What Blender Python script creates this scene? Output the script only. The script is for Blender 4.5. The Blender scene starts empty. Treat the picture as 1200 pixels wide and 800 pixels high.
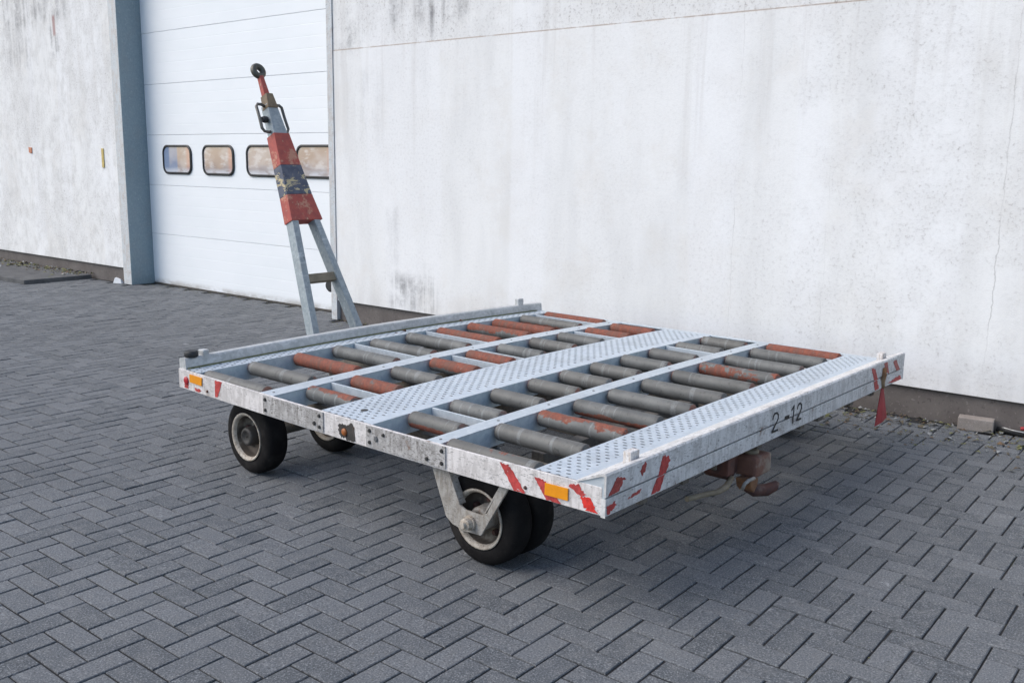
import bpy, bmesh, math, random
from mathutils import Vector, Matrix
random.seed(11)
S = bpy.context.scene
COL = S.collection
R = math.radians
PI = math.pi

# ------------------------------------------------------------------ camera
CAM = Vector((0, -6.2359, 1.5658))
FPX = 1098.70 / 1200.0
CR = ((0.77877, 0.62711, 0.01533), (-0.12684, 0.13348, 0.98290), (-0.61434, 0.76740, -0.18348))
def cam_basis():
    yaw, pitch, roll = 0.6746926, 0.1852355, 0.0155967
    cy, sy, cp, sp = math.cos(yaw), math.sin(yaw), math.cos(pitch), math.sin(pitch)
    f = Vector((-sy*cp, cy*cp, -sp)); r = Vector((cy, sy, 0)); u = r.cross(f)
    c, s = math.cos(roll), math.sin(roll)
    return c*r + s*u, -s*r + c*u, f
RT, UP, FW = cam_basis()
cd = bpy.data.cameras.new('camera'); cam = bpy.data.objects.new('camera', cd); COL.objects.link(cam)
m = Matrix.Identity(4)
for i in range(3):
    m[i][0], m[i][1], m[i][2], m[i][3] = RT[i], UP[i], -FW[i], CAM[i]
cam.matrix_world = m
cd.sensor_width = 36; cd.lens = 36*FPX; cd.clip_end = 2000; cd.clip_start = 0.05
S.camera = cam
def project(P):
    d = Vector(P) - CAM; z = d.dot(FW)
    if z < .1: return None
    return 600 + 1098.7*d.dot(RT)/z, 400 - 1098.7*d.dot(UP)/z, z

# ------------------------------------------------------------------ light
SUN_EL, SUN_AZ = R(44), R(226)           # azimuth clockwise from +Y
w = bpy.data.worlds.new('World'); S.world = w; w.use_nodes = True
nt = w.node_tree; bg = nt.nodes['Background']
sky = nt.nodes.new('ShaderNodeTexSky'); sky.sky_type = 'NISHITA'; sky.sun_disc = False
sky.sun_elevation = SUN_EL; sky.sun_rotation = SUN_AZ
sky.air_density = 1.0; sky.dust_density = 1.0; sky.ozone_density = 1.0
nt.links.new(sky.outputs[0], bg.inputs[0]); bg.inputs[1].default_value = 0.11
sl = bpy.data.lights.new('sun', 'SUN'); sl.energy = 1.4; sl.angle = R(55); sl.color = (1, .91, .79)
so = bpy.data.objects.new('sun', sl); COL.objects.link(so)
sd = Vector((math.sin(SUN_AZ)*math.cos(SUN_EL), math.cos(SUN_AZ)*math.cos(SUN_EL), math.sin(SUN_EL)))
so.rotation_euler = sd.to_track_quat('Z', 'Y').to_euler(); so.location = (-6, -8, 9)
S.view_settings.view_transform = 'Standard'; S.view_settings.look = 'None'
S.view_settings.exposure = 1.0; S.view_settings.gamma = 1; S.view_settings.use_curve_mapping = False
S.render.engine = 'CYCLES'
S.cycles.max_bounces = 6; S.cycles.diffuse_bounces = 3; S.cycles.glossy_bounces = 2; S.cycles.transparent_max_bounces = 6

# ------------------------------------------------------------------ node helpers
class NT:
    def __init__(s, name):
        s.m = bpy.data.materials.new(name); s.m.use_nodes = True
        s.t = s.m.node_tree; s.b = s.t.nodes['Principled BSDF']; s.out = s.t.nodes['Material Output']
        s._tc = None
    def n(s, typ, **kw):
        o = s.t.nodes.new(typ)
        for k, v in kw.items(): setattr(o, k, v)
        return o
    def set(s, inp, v):
        if isinstance(v, bpy.types.NodeSocket): s.t.links.new(v, inp)
        elif isinstance(v, (tuple, list)) and inp.type == 'RGBA' and len(v) == 3: inp.default_value = (*v, 1)
        else: inp.default_value = v
    def co(s):
        if not s._tc: s._tc = s.n('ShaderNodeTexCoord')
        return s._tc.outputs['Object']
    def coloc(s):
        oi = s.n('ShaderNodeObjectInfo')
        return s.vm('ADD', s.co(), s.vm('SCALE', oi.outputs['Location'], sc=1.37)), oi.outputs['Random']
    def vm(s, op, a, b=None, sc=None):
        o = s.n('ShaderNodeVectorMath', operation=op); s.set(o.inputs[0], a)
        if b is not None: s.set(o.inputs[1], b)
        if sc is not None: o.inputs['Scale'].default_value = sc
        return o.outputs[0]
    def stretch(s, v, k):
        return s.vm('MULTIPLY', v, k)
    def sep(s, v):
        o = s.n('ShaderNodeSeparateXYZ'); s.set(o.inputs[0], v); return o.outputs
    def comb(s, x, y, z):
        o = s.n('ShaderNodeCombineXYZ')
        for i, v in enumerate((x, y, z)): s.set(o.inputs[i], v)
        return o.outputs[0]
    def noise(s, v, scale, detail=4, rough=.55, dist=0):
        o = s.n('ShaderNodeTexNoise'); s.set(o.inputs['Vector'], v)
        o.inputs['Scale'].default_value = scale; o.inputs['Detail'].default_value = detail
        o.inputs['Roughness'].default_value = rough; o.inputs['Distortion'].default_value = dist
        return o.outputs[0]
    def vor(s, v, scale, feat='F1'):
        o = s.n('ShaderNodeTexVoronoi', feature=feat); s.set(o.inputs['Vector'], v); o.inputs['Scale'].default_value = scale
        return o.outputs
    def ma(s, op, a, b=None, c=None, clamp=False):
        o = s.n('ShaderNodeMath', operation=op, use_clamp=clamp); s.set(o.inputs[0], a)
        if b is not None: s.set(o.inputs[1], b)
        if c is not None: s.set(o.inputs[2], c)
        return o.outputs[0]
    def step(s, v, lo, hi, a=0., b=1.):
        o = s.n('ShaderNodeMapRange', interpolation_type='SMOOTHSTEP'); s.set(o.inputs[0], v)
        for i, x in zip((1, 2, 3, 4), (lo, hi, a, b)): s.set(o.inputs[i], x)
        return o.outputs[0]
    def mix(s, f, a, b):
        o = s.n('ShaderNodeMix', data_type='RGBA'); s.set(o.inputs[0], f); s.set(o.inputs[6], a); s.set(o.inputs[7], b)
        return o.outputs[2]
    def mul(s, *a):
        r = a[0]
        for x in a[1:]: r = s.ma('MULTIPLY', r, x)
        return r
    def box(s, v, c, h, soft):            # 1 inside |v-c|<h
        return s.step(s.ma('ABSOLUTE', s.ma('SUBTRACT', v, c)), h, max(h-soft, 0) if h-soft < h else h, 0., 1.) if False else \
               s.ma('SUBTRACT', 1., s.step(s.ma('ABSOLUTE', s.ma('SUBTRACT', v, c)), h, h+soft), clamp=True)
    def attr(s, name, typ='GEOMETRY'):
        return s.n('ShaderNodeAttribute', attribute_name=name, attribute_type=typ).outputs['Fac']
    def fin(s, col, rough=.6, metal=0., bump=None, bs=.2, bd=.01, spec=None):
        s.set(s.b.inputs['Base Color'], col); s.set(s.b.inputs['Roughness'], rough); s.set(s.b.inputs['Metallic'], metal)
        if spec is not None: s.b.inputs['Specular IOR Level'].default_value = spec
        if bump is not None:
            o = s.n('ShaderNodeBump'); o.inputs['Strength'].default_value = bs; o.inputs['Distance'].default_value = bd
            s.set(o.inputs['Height'], bump); s.t.links.new(o.outputs[0], s.b.inputs['Normal'])
        return s.m
M = {}

def m_paver():
    n = NT('paver'); v, rnd = n.coloc(); tint = n.attr('tint'); P = n.n('ShaderNodeNewGeometry').outputs['Position']
    t = n.ma('FRACT', n.ma('ADD', tint, rnd))
    big = n.noise(P, .55, 3); mid = n.noise(v, 16, 4, .65); fine = n.noise(v, 150, 3, .8); gr = n.vor(v, 210)[0]
    c = n.mix(t, (.084, .092, .101), (.144, .152, .162))
    c = n.mix(n.mul(n.step(mid, .40, .70), .7), c, (.150, .153, .156))
    c = n.mix(n.mul(n.step(big, .46, .62), .30), c, (.082, .086, .091))
    c = n.mix(n.mul(n.step(fine, .53, .64), .75), c, (.30, .31, .32))
    c = n.mix(n.mul(n.step(fine, .46, .34), .75), c, (.034, .036, .039))
    c = n.mix(n.mul(n.step(gr, .16, .08), n.step(mid, .5, .6), .8), c, (.42, .42, .42))
    sc = n.noise(n.stretch(P, (2, 6, 1)), 2.3, 5, .7, .6)
    c = n.mix(n.mul(n.step(sc, .60, .72), .45), c, (.26, .265, .27))
    wm = n.noise(P, 5.5, 3, .6)
    c = n.mix(n.mul(n.step(wm, .70, .76), n.step(fine, .40, .6), .8), c, (.42, .425, .43))
    c = n.mix(n.mul(n.step(wm, .27, .23), .75), c, (.028, .028, .03))
    return n.fin(c, .85, 0, n.ma('ADD', fine, mid), .5, .004, .3)
def m_sand():
    n = NT('joint_sand'); v = n.co()
    b = n.n('ShaderNodeTexBrick'); n.set(b.inputs['Vector'], v); b.inputs['Scale'].default_value = 1
    b.inputs['Brick Width'].default_value = .2; b.inputs['Row Height'].default_value = .1; b.inputs['Mortar Size'].default_value = .004
    b.inputs[1].default_value = (.06, .063, .07, 1); b.inputs[2].default_value = (.075, .077, .083, 1); b.inputs[3].default_value = (.028, .028, .03, 1)
    s = n.sep(v)
    near = n.mul(n.box(s[0], -7, 13, .01), n.box(s[1], -4, 5, .01))
    g = n.noise(v, 3, 4); grn = n.step(g, .6, .72)
    c = n.mix(grn, (.034, .034, .035), (.048, .052, .030))
    return n.fin(n.mix(near, b.outputs[0], c), .95, 0, n.noise(v, 90, 3), .4, .004, .2)
def m_plaster():
    n = NT('white_plaster'); v = n.co(); s = n.sep(v); x, z = s[0], s[2]
    st = n.stretch(v, (1, 1, .22))
    a = n.noise(v, .9, 3); b = n.noise(st, 2.6, 4, .6); sp = n.noise(v, 40, 4, .8); mid = n.noise(v, 4.5, 4, .7)
    c = n.mix(n.step(b, .42, .74), (.82, .815, .805), (.74, .735, .725))
    c = n.mix(n.mul(n.step(n.noise(v, 1.7, 4, .7), .48, .66), .40), c, (.72, .69, .65))
    # roller-painted vertical bands of fresher white
    band = n.noise(n.comb(x, 0., n.ma('MULTIPLY', z, .08)), 1.5, 1)
    c = n.mix(n.mul(n.step(band, .52, .57), .45), c, (.85, .85, .86))
    # mildew speckle, strongest towards the right-hand end, the far left bay and above the joint
    drip = n.noise(n.stretch(v, (5, 1, .16)), 1.6, 4, .65)
    c = n.mix(n.mul(n.step(drip, .52, .70), n.step(z, .9, 2.5), .38), c, (.60, .575, .55))
    c = n.mix(n.mul(n.step(sp, .42, .60), .10), c, (.60, .60, .60))
    up = n.mul(n.step(z, 2.60, 2.66), n.step(x, -8., -7.))
    zone = n.ma('ADD', n.ma('ADD', n.mul(n.step(x, -3.2, -1.9), .8), n.step(x, -10.5, -11.5)), n.mul(up, .9), clamp=True)
    zone = n.ma('ADD', n.mul(zone, .72), .28)
    patch = n.step(n.ma('ADD', n.mul(a, .5), n.mul(mid, .5)), .40, .60)
    c = n.mix(n.mul(zone, patch, .40), c, (.61, .60, .585))
    lft = n.mul(n.step(x, -10.5, -11.5), n.step(n.noise(n.stretch(v, (1, 1, .6)), 7, 4, .75), .46, .66))
    c = n.mix(n.mul(lft, .42), c, (.52, .51, .49))
    c = n.mix(n.mul(zone, patch, n.step(sp, .50, .66), .60), c, (.40, .375, .36))
    c = n.mix(n.mul(zone, patch, n.step(sp, .60, .70), .55), c, (.26, .215, .185))
    warp = n.ma('MULTIPLY', n.ma('SUBTRACT', mid, .5), .07)
    xw = n.ma('ADD', x, warp)
    brk = n.step(n.noise(n.comb(0., x, z), 2.6, 3), .36, .62)
    for x0, z0, z1, wd, k in ((-2.985, .4, 2.60, .0006, .22), (-1.26, .5, 2.5, .0012, .40), (-2.31, .5, 1.5, .0005, .15)):
        c = n.mix(n.mul(n.box(xw, x0, wd, .004), n.box(z, (z0+z1)/2, (z1-z0)/2, .15), brk, k), c, (.26, .24, .23))
    # grey run-off stains with a shape of their own
    runs = n.noise(n.stretch(v, (7, 1, .5)), 1.3, 3, .6); soft = n.mul(n.step(runs, .36, .66), n.step(mid, .30, .62), n.step(sp, .2, .6, .55, 1.))
    for xc, hx, zc, hz, k in ((-6.2, .22, .36, .08, .75), (-5.95, .025, .40, .15, .8), (-6.45, .02, .7, .4, .25), (-12.8, .05, 3.2, .22, .95), (-13.3, .9, 3.55, .12, .6), (-13.9, .35, 3.1, .25, .4), (-5.88, .03, 2.83, .08, .9), (-6.0, .45, 2.98, .10, .6), (-7.0, .08, 2.8, .10, .45), (-6.75, .12, 2.1, .25, .16)):
        c = n.mix(n.mul(n.box(xw, xc, hx, .10), n.box(z, zc, hz, .16), soft, k), c, (.17, .165, .17))
    c = n.mix(n.mul(n.box(x, -12.78, .02, .03), n.box(z, 3.28, .1, .05), .6), c, (.32, .12, .10))
    c = n.mix(n.mul(n.step(z, .42, .20), n.step(b, .40, .65), .35), c, (.50, .49, .48))
    c = n.mix(n.mul(n.box(z, 2.628, .003, .006), n.step(x, -8., -7.5), n.step(mid, .35, .5), .5), c, (.46, .34, .26))
    h = n.ma('ADD', n.mul(n.noise(v, 110, 2, .7), .6), sp)
    return n.fin(c, .9, 0, h, .28, .006, .2)
def m_concrete(name, c0, c1, sc=6):
    n = NT(name); v, _ = n.coloc(); a = n.noise(v, sc, 5, .65); b = n.noise(v, sc*14, 3, .7)
    c = n.mix(n.step(a, .3, .7), c0, c1)
    c = n.mix(n.mul(n.step(b, .6, .72), .5), c, tuple(min(1, k*1.9) for k in c1))
    c = n.mix(n.mul(n.step(b, .42, .3), .5), c, tuple(k*.45 for k in c0))
    return n.fin(c, .92, 0, n.ma('ADD', a, n.mul(b, .4)), .5, .008, .2)
def m_paint(name, base, wear=.25, rough=.5, grime=(.33, .31, .29), under=(.34, .35, .36), rust=.3, sc=1., fleck=1.):
    n = NT(name); v, _ = n.coloc()
    a = n.noise(v, 9*sc, 5, .72); b = n.noise(n.stretch(v, (1.5, 1.5, 5)), 24*sc, 4, .7, .5); d = n.noise(v, 3*sc, 2, .6)
    st = n.noise(n.stretch(v, (3, 3, .6)), 11*sc, 4, .7)
    c = n.mix(n.mul(n.step(st, .44, .66), min(1, 1.5*wear)), base, grime)
    c = n.mix(n.mul(n.step(a, .46, .62), min(1, 1.9*wear)), c, tuple((p+q)*.45 for p, q in zip(base, grime)))
    c = n.mix(n.mul(n.step(b, .61-.10*wear, .65-.10*wear), n.step(d, .34, .50), .85), c, under)
    r = n.mul(n.step(a, .60, .68), n.step(d, .50, .62), rust)
    c = n.mix(r, c, (.17, .085, .045))
    c = n.mix(n.mul(n.step(n.noise(v, 90*sc, 2), .66, .72), .55*fleck), c, (.12, .11, .10))
    return n.fin(c, rough, 0, n.ma('ADD', a, b), .2, .003, .4)
def m_worn_stripe(name, col, base, keep=.45):
    n = NT(name); v, _ = n.coloc()
    a = n.noise(v, 42, 5, .75, .8); b = n.noise(v, 14, 3)
    f = n.step(n.ma('ADD', n.mul(a, .65), n.mul(b, .35)), keep, keep+.02)
    g = n.noise(v, 60, 4)
    c = n.mix(f, n.mix(n.step(g, .4, .7), base, tuple(k*.55 for k in base)), n.mix(n.step(g, .35, .7), col, tuple(k*.6 for k in col)))
    return n.fin(c, .5, 0, f, .1, .002, .4)
def m_galv(name='galvanised', c0=(.48, .535, .58), c1=(.57, .62, .66), metal=.35, rough=.48, dirt=.3, holes=False):
    n = NT(name); v, _ = n.coloc()
    sp = n.vor(n.stretch(v, (1, 1, 1)), 55)[1]; a = n.noise(v, 5, 5, .65); st = n.noise(n.stretch(v, (1, 9, 4)), 6, 5, .7)
    hs = n.n('ShaderNodeSeparateColor'); n.set(hs.inputs[0], sp)
    c = n.mix(hs.outputs[0], c0, c1)
    c = n.mix(n.mul(n.step(a, .45, .72), dirt), c, (.30, .31, .31))
    c = n.mix(n.mul(n.step(st, .55, .75), dirt), c, (.78, .80, .82))
    c = n.mix(n.mul(n.step(n.noise(v, 19, 5, .75), .68, .78), dirt), c, (.22, .16, .10))
    mm = n.fin(c, n.step(a, .2, .8, rough-.06, rough+.14), metal, n.noise(v, 40, 4), .08, .003)
    if holes:
        s = n.sep(n.co())
        # punched oval holes in staggered rows
        row = n.ma('FLOOR', n.ma('DIVIDE', s[0], .030))
        off = n.ma('MULTIPLY', n.ma('MODULO', row, 2.), .022)
        du = n.ma('SUBTRACT', n.ma('MODULO', s[0], .030), .015)
        dv = n.ma('SUBTRACT', n.ma('MODULO', n.ma('ADD', s[1], off), .044), .022)
        e = n.ma('ADD', n.ma('POWER', n.ma('DIVIDE', du, .0062), 2.), n.ma('POWER', n.ma('DIVIDE', dv, .0108), 2.))
        jit = n.noise(n.co(), 60, 2)
        hole = n.ma('SUBTRACT', 1., n.step(n.ma('ADD', e, n.mul(n.ma('SUBTRACT', jit, .5), .8)), .75, 1.05), clamp=True)
        edge = n.attr('solid')                      # unpunched margins
        hole = n.mul(hole, n.ma('SUBTRACT', 1., edge, clamp=True), .75)
        tr = n.n('ShaderNodeBsdfTransparent'); mx = n.n('ShaderNodeMixShader')
        n.set(mx.inputs[0], hole); n.t.links.new(n.b.outputs[0], mx.inputs[1]); n.t.links.new(tr.outputs[0], mx.inputs[2])
        n.t.links.new(mx.outputs[0], n.out.inputs['Surface'])
    return mm
def m_roller():
    n = NT('roller_steel'); v, rnd = n.coloc(); rust = n.attr('rust', 'OBJECT'); side = n.attr('rust_side', 'OBJECT')
    a = n.noise(n.stretch(v, (1.6, 1, 1.6)), 6, 5, .6); b = n.noise(v, 45, 4, .7); l = n.noise(n.stretch(v, (1, 14, 1)), 2.2, 4)
    c = n.mix(n.step(a, .3, .72), (.092, .095, .093), (.172, .175, .168))
    c = n.mix(n.mul(rnd, .45), c, (.115, .105, .09))
    yy = n.sep(n.co())[1]; rg = n.ma('ABSOLUTE', n.ma('SUBTRACT', n.ma('ABSOLUTE', yy), n.attr('half', 'OBJECT')))
    c = n.mix(n.mul(n.step(rg, .030, .010), n.step(b, .35, .6), .7), c, (.07, .065, .062))
    c = n.mix(n.mul(n.step(l, .57, .64), n.step(b, .3, .55), .35), c, (.30, .315, .32))
    c = n.mix(n.mul(n.step(b, .56, .70), .6), c, (.05, .047, .045))
    c = n.mix(n.mul(n.step(rg, .010, .006), n.step(n.noise(v, 9, 2), .42, .55), .8), c, (.22, .09, .06))
    rc = n.mix(n.step(b, .3, .7), (.26, .075, .042), (.15, .052, .036)); rc = n.mix(n.mul(n.step(l, .48, .62), .6), rc, (.14, .075, .055)); rc = n.mix(n.mul(n.step(n.noise(v, 60, 3, .7), .60, .68), .6), rc, (.22, .17, .14))
    f = n.ma('ADD', n.mul(a, .7), n.mul(n.noise(v, 24, 5, .7), .3))
    nz = n.sep(n.n('ShaderNodeNewGeometry').outputs['Normal'])[2]
    f = n.ma('SUBTRACT', f, n.mul(side, nz, .35))
    thr = n.ma('SUBTRACT', .80, n.mul(rust, .60))
    msk = n.step(n.ma('SUBTRACT', f, thr), 0., .035)
    return n.fin(n.mix(msk, c, rc), n.mix(msk, (.62,)*3, (.8,)*3), n.mul(n.ma('SUBTRACT', 1., msk), .08), n.ma('ADD', b, msk), .15, .002)
def m_plain(name, col, rough=.6, metal=0., var=.35, sc=20, bump=.15, spec=None):
    n = NT(name); v, _ = n.coloc(); a = n.noise(v, sc, 5, .65)
    c = n.mix(n.step(a, .3, .72), col, tuple(k*(1-var) for k in col))
    return n.fin(c, rough, metal, a, bump, .003, spec)
def m_rust(name='rusty_iron', c0=(.115, .045, .032), c1=(.065, .035, .032), c2=(.20, .15, .12)):
    n = NT(name); v, _ = n.coloc(); a = n.noise(v, 18, 6, .7); b = n.noise(v, 7, 4)
    c = n.mix(n.step(a, .35, .65), c0, c1); c = n.mix(n.mul(n.step(b, .52, .66), .8), c, c2)
    return n.fin(c, .75, .1, a, .4, .004)
def m_tyre():
    n = NT('tyre_rubber'); v, _ = n.coloc(); a = n.noise(v, 12, 5, .6); b = n.noise(v, 120, 3)
    c = n.mix(n.step(a, .4, .75), (.0085, .0078, .0082), (.017, .0155, .0155)); c = n.mix(n.mul(n.step(b, .62, .72), .35), c, (.04, .037, .035))
    c = n.mix(n.mul(n.step(n.noise(v, 5, 4, .7), .50, .70), .35), c, (.06, .054, .05))
    return n.fin(c, .72, 0, n.ma('ADD', a, b), .18, .003, .12)
def m_door():
    n = NT('door_paint'); v = n.co(); s = n.sep(v)
    a = n.noise(n.stretch(v, (.4, 1, 1)), 3, 4); sc = n.noise(n.stretch(v, (1, 1, 24)), 2.5, 5, .7)
    c = n.mix(n.step(a, .35, .7), (.82, .84, .86), (.79, .815, .835))
    c = n.mix(n.mul(n.step(sc, .62, .74), .35), c, (.86, .875, .885))
    low = n.mul(n.step(s[2], .10, .015), n.step(n.noise(n.stretch(v, (1, 1, 3)), 4, 4, .7), .30, .65), .8)
    c = n.mix(low, c, (.36, .34, .31))
    return n.fin(c, .42, 0, n.noise(n.stretch(v, (1, 1, 10)), 30, 3), .05, .002, .4)
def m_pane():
    n = NT('painted_reflection_acrylic'); v, rnd = n.coloc(); s = n.sep(n.co())  # reflected surroundings painted into the pane colour as tan, pale and blue patches
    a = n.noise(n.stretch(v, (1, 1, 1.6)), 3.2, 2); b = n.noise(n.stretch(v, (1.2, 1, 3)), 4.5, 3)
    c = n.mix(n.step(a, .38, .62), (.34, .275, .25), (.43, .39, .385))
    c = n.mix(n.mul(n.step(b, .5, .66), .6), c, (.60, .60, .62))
    tint = n.attr('blue_reflection', 'OBJECT')
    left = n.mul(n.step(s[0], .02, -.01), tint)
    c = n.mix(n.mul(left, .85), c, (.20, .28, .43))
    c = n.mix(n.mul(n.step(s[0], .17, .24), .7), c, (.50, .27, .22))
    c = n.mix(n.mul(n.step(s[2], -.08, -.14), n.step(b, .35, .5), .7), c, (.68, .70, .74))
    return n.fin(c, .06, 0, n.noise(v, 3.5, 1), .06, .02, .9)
def m_blue_wrap():
    n = NT('scraped_navy_paint'); v, _ = n.coloc()
    a = n.noise(n.stretch(v, (1, 1, 2.6)), 9, 5, .65, 1.0)
    c = n.mix(n.step(n.noise(v, 20, 4), .35, .7), (.055, .068, .105), (.10, .11, .145))
    c = n.mix(n.step(a, .555, .585), c, (.48, .40, .24))
    return n.fin(c, .6, 0, a, .2, .003)
def m_red_wrap():
    n = NT('faded_red_paint'); v, _ = n.coloc()
    a = n.noise(v, 9, 6, .72); b = n.noise(v, 30, 4)
    c = n.mix(n.step(b, .35, .7), (.40, .075, .055), (.31, .06, .05))
    c = n.mix(n.mul(n.step(a, .54, .62), .75), c, (.50, .26, .17))
    c = n.mix(n.mul(n.step(n.noise(v, 15, 5, .7), .62, .68), .8), c, (.50, .34, .22))
    return n.fin(c, .6, 0, a, .2, .003)
def m_attr_litter():
    n = NT('leaf_litter'); t = n.attr('tint'); v = n.co()
    c = n.mix(n.step(t, .25, .3), (.10, .085, .06), (.16, .16, .07)); c = n.mix(n.step(t, .62, .65), c, (.27, .275, .27)); c = n.mix(n.step(t, .8, .82), c, (.15, .10, .06))
    return n.fin(c, .9)

M['paver'] = m_paver(); M['sand'] = m_sand(); M['plaster'] = m_plaster()
M['plinth'] = m_concrete('plinth_concrete', (.125, .110, .104), (.165, .148, .138), 3)
M['slab'] = m_concrete('slab_concrete', (.085, .086, .09), (.13, .13, .13), 5)
M['block'] = m_concrete('block_concrete', (.27, .235, .21), (.36, .32, .29), 9)
M['rail'] = m_paint('worn_white_paint', (.70, .665, .65), .40, .5, grime=(.40, .37, .35), under=(.30, .29, .28), rust=.6, sc=1.3)
M['railgrey'] = m_paint('scraped_grey_paint', (.47, .455, .445), .65, .5, grime=(.24, .225, .215), under=(.12, .11, .10), rust=.7, sc=1.5)
M['beam'] = m_paint('worn_grey_paint', (.68, .67, .66), .40, .5, grime=(.36, .345, .33), under=(.26, .25, .24), rust=.8, sc=1.3)
M['post'] = m_galv('post_cladding', (.215, .285, .325), (.245, .32, .36), .10, .5, .25)
M['trim'] = m_paint('trim_metal', (.56, .585, .60), .3, .5, grime=(.50, .40, .33), rust=.3)
M['galv'] = m_galv(); M['galvw'] = m_galv('galvanised_web', (.48, .55, .58), (.58, .64, .66), .10, .5, .28)
M['leg'] = m_galv('drawbar_leg_zinc', (.25, .29, .315), (.33, .375, .40), .30, .5, .45)
M['perf'] = m_galv('perforated_plate', (.50, .565, .63), (.585, .645, .70), .35, .45, .30, holes=True)
M['front'] = m_galv('front_beam_metal', (.44, .455, .46), (.56, .57, .575), .4, .5, .6)
M['roller'] = m_roller(); M['cap'] = m_plain('bearing_cap', (.16, .165, .17), .5, .3)
M['tyre'] = m_tyre(); M['rim'] = m_paint('wheel_rim_paint', (.50, .45, .385), .45, .6, grime=(.24, .18, .13), under=(.13, .10, .08), rust=.9, sc=2.2)
M['fork'] = m_paint('fork_paint', (.37, .35, .32), .5, .6, grime=(.20, .17, .14), under=(.18, .16, .15), rust=.8, sc=1.6)
M['rust'] = m_rust(); M['disc'] = m_rust('wheel_disc_paint', (.10, .08, .062), (.06, .048, .04), (.32, .28, .23)); M['chassis'] = m_paint('chassis_paint', (.15, .135, .115), .5, .7, grime=(.085, .075, .065), under=(.10, .09, .08), rust=.8, sc=1.6)
M['dark'] = m_plain('dark_steel', (.05, .047, .045), .6, .3); M['rubber'] = m_plain('black_rubber', (.022, .023, .025), .6)
M['bolt'] = m_plain('bolt_steel', (.07, .068, .066), .5, .4)
M['stripe'] = m_worn_stripe('red_hazard_paint', (.52, .065, .06), (.66, .63, .62), .36)
M['stripe2'] = m_worn_stripe('bright_red_paint', (.72, .04, .03), (.62, .60, .60), .30)
M['stripe3'] = m_worn_stripe('dull_red_paint', (.40, .07, .06), (.56, .55, .54), .38)
M['amber'] = m_plain('amber_reflector', (.80, .30, .01), .25, 0, .1, 30, .02, .6); M['redrefl'] = m_plain('red_reflector', (.45, .02, .03), .3, 0, .2)
M['ink'] = m_worn_stripe('black_stencil_paint', (.02, .02, .02), (.45, .45, .45), .34)
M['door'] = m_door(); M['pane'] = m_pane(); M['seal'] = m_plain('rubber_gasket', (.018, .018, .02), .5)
M['doorseal'] = m_plain('door_bottom_seal', (.10, .09, .08), .8)
M['red'] = m_red_wrap(); M['navy'] = m_blue_wrap(); M['tan'] = m_plain('tan_crossbar', (.26, .215, .15), .7, 0, .35, 14)
M['ringm'] = m_plain('tow_eye_iron', (.12, .115, .10), .5, .5); M['handle'] = m_plain('handle_steel', (.16, .15, .135), .5, .4)
M['locker'] = m_plain('latch_plate', (.22, .16, .10), .7, 0, .4); M['patch'] = m_rust('dark_scuff', (.03, .028, .026), (.07, .06, .055), (.12, .07, .04))
M['flag'] = m_plain('red_flag', (.36, .028, .035), .6, 0, .3, 12); M['litter'] = m_attr_litter()
M['leaf'] = m_plain('dry_leaf', (.20, .08, .04), .8); M['white'] = m_plain('white_scrap', (.75, .76, .77), .7, 0, .1)
M['orange'] = m_plain('orange_plaque', (.62, .25, .14), .6); M['yellow'] = m_plain('yellow_strip', (.62, .47, .16), .6)
M['roof'] = m_plain('roof_sheet', (.2, .2, .21), .7); M['stopw'] = m_paint('stop_block_paint', (.66, .64, .63), .4, .55, grime=(.34, .26, .20), rust=.9, sc=2.5)
M['wire'] = m_plain('bare_wire', (.55, .55, .55), .4, .6)

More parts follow.
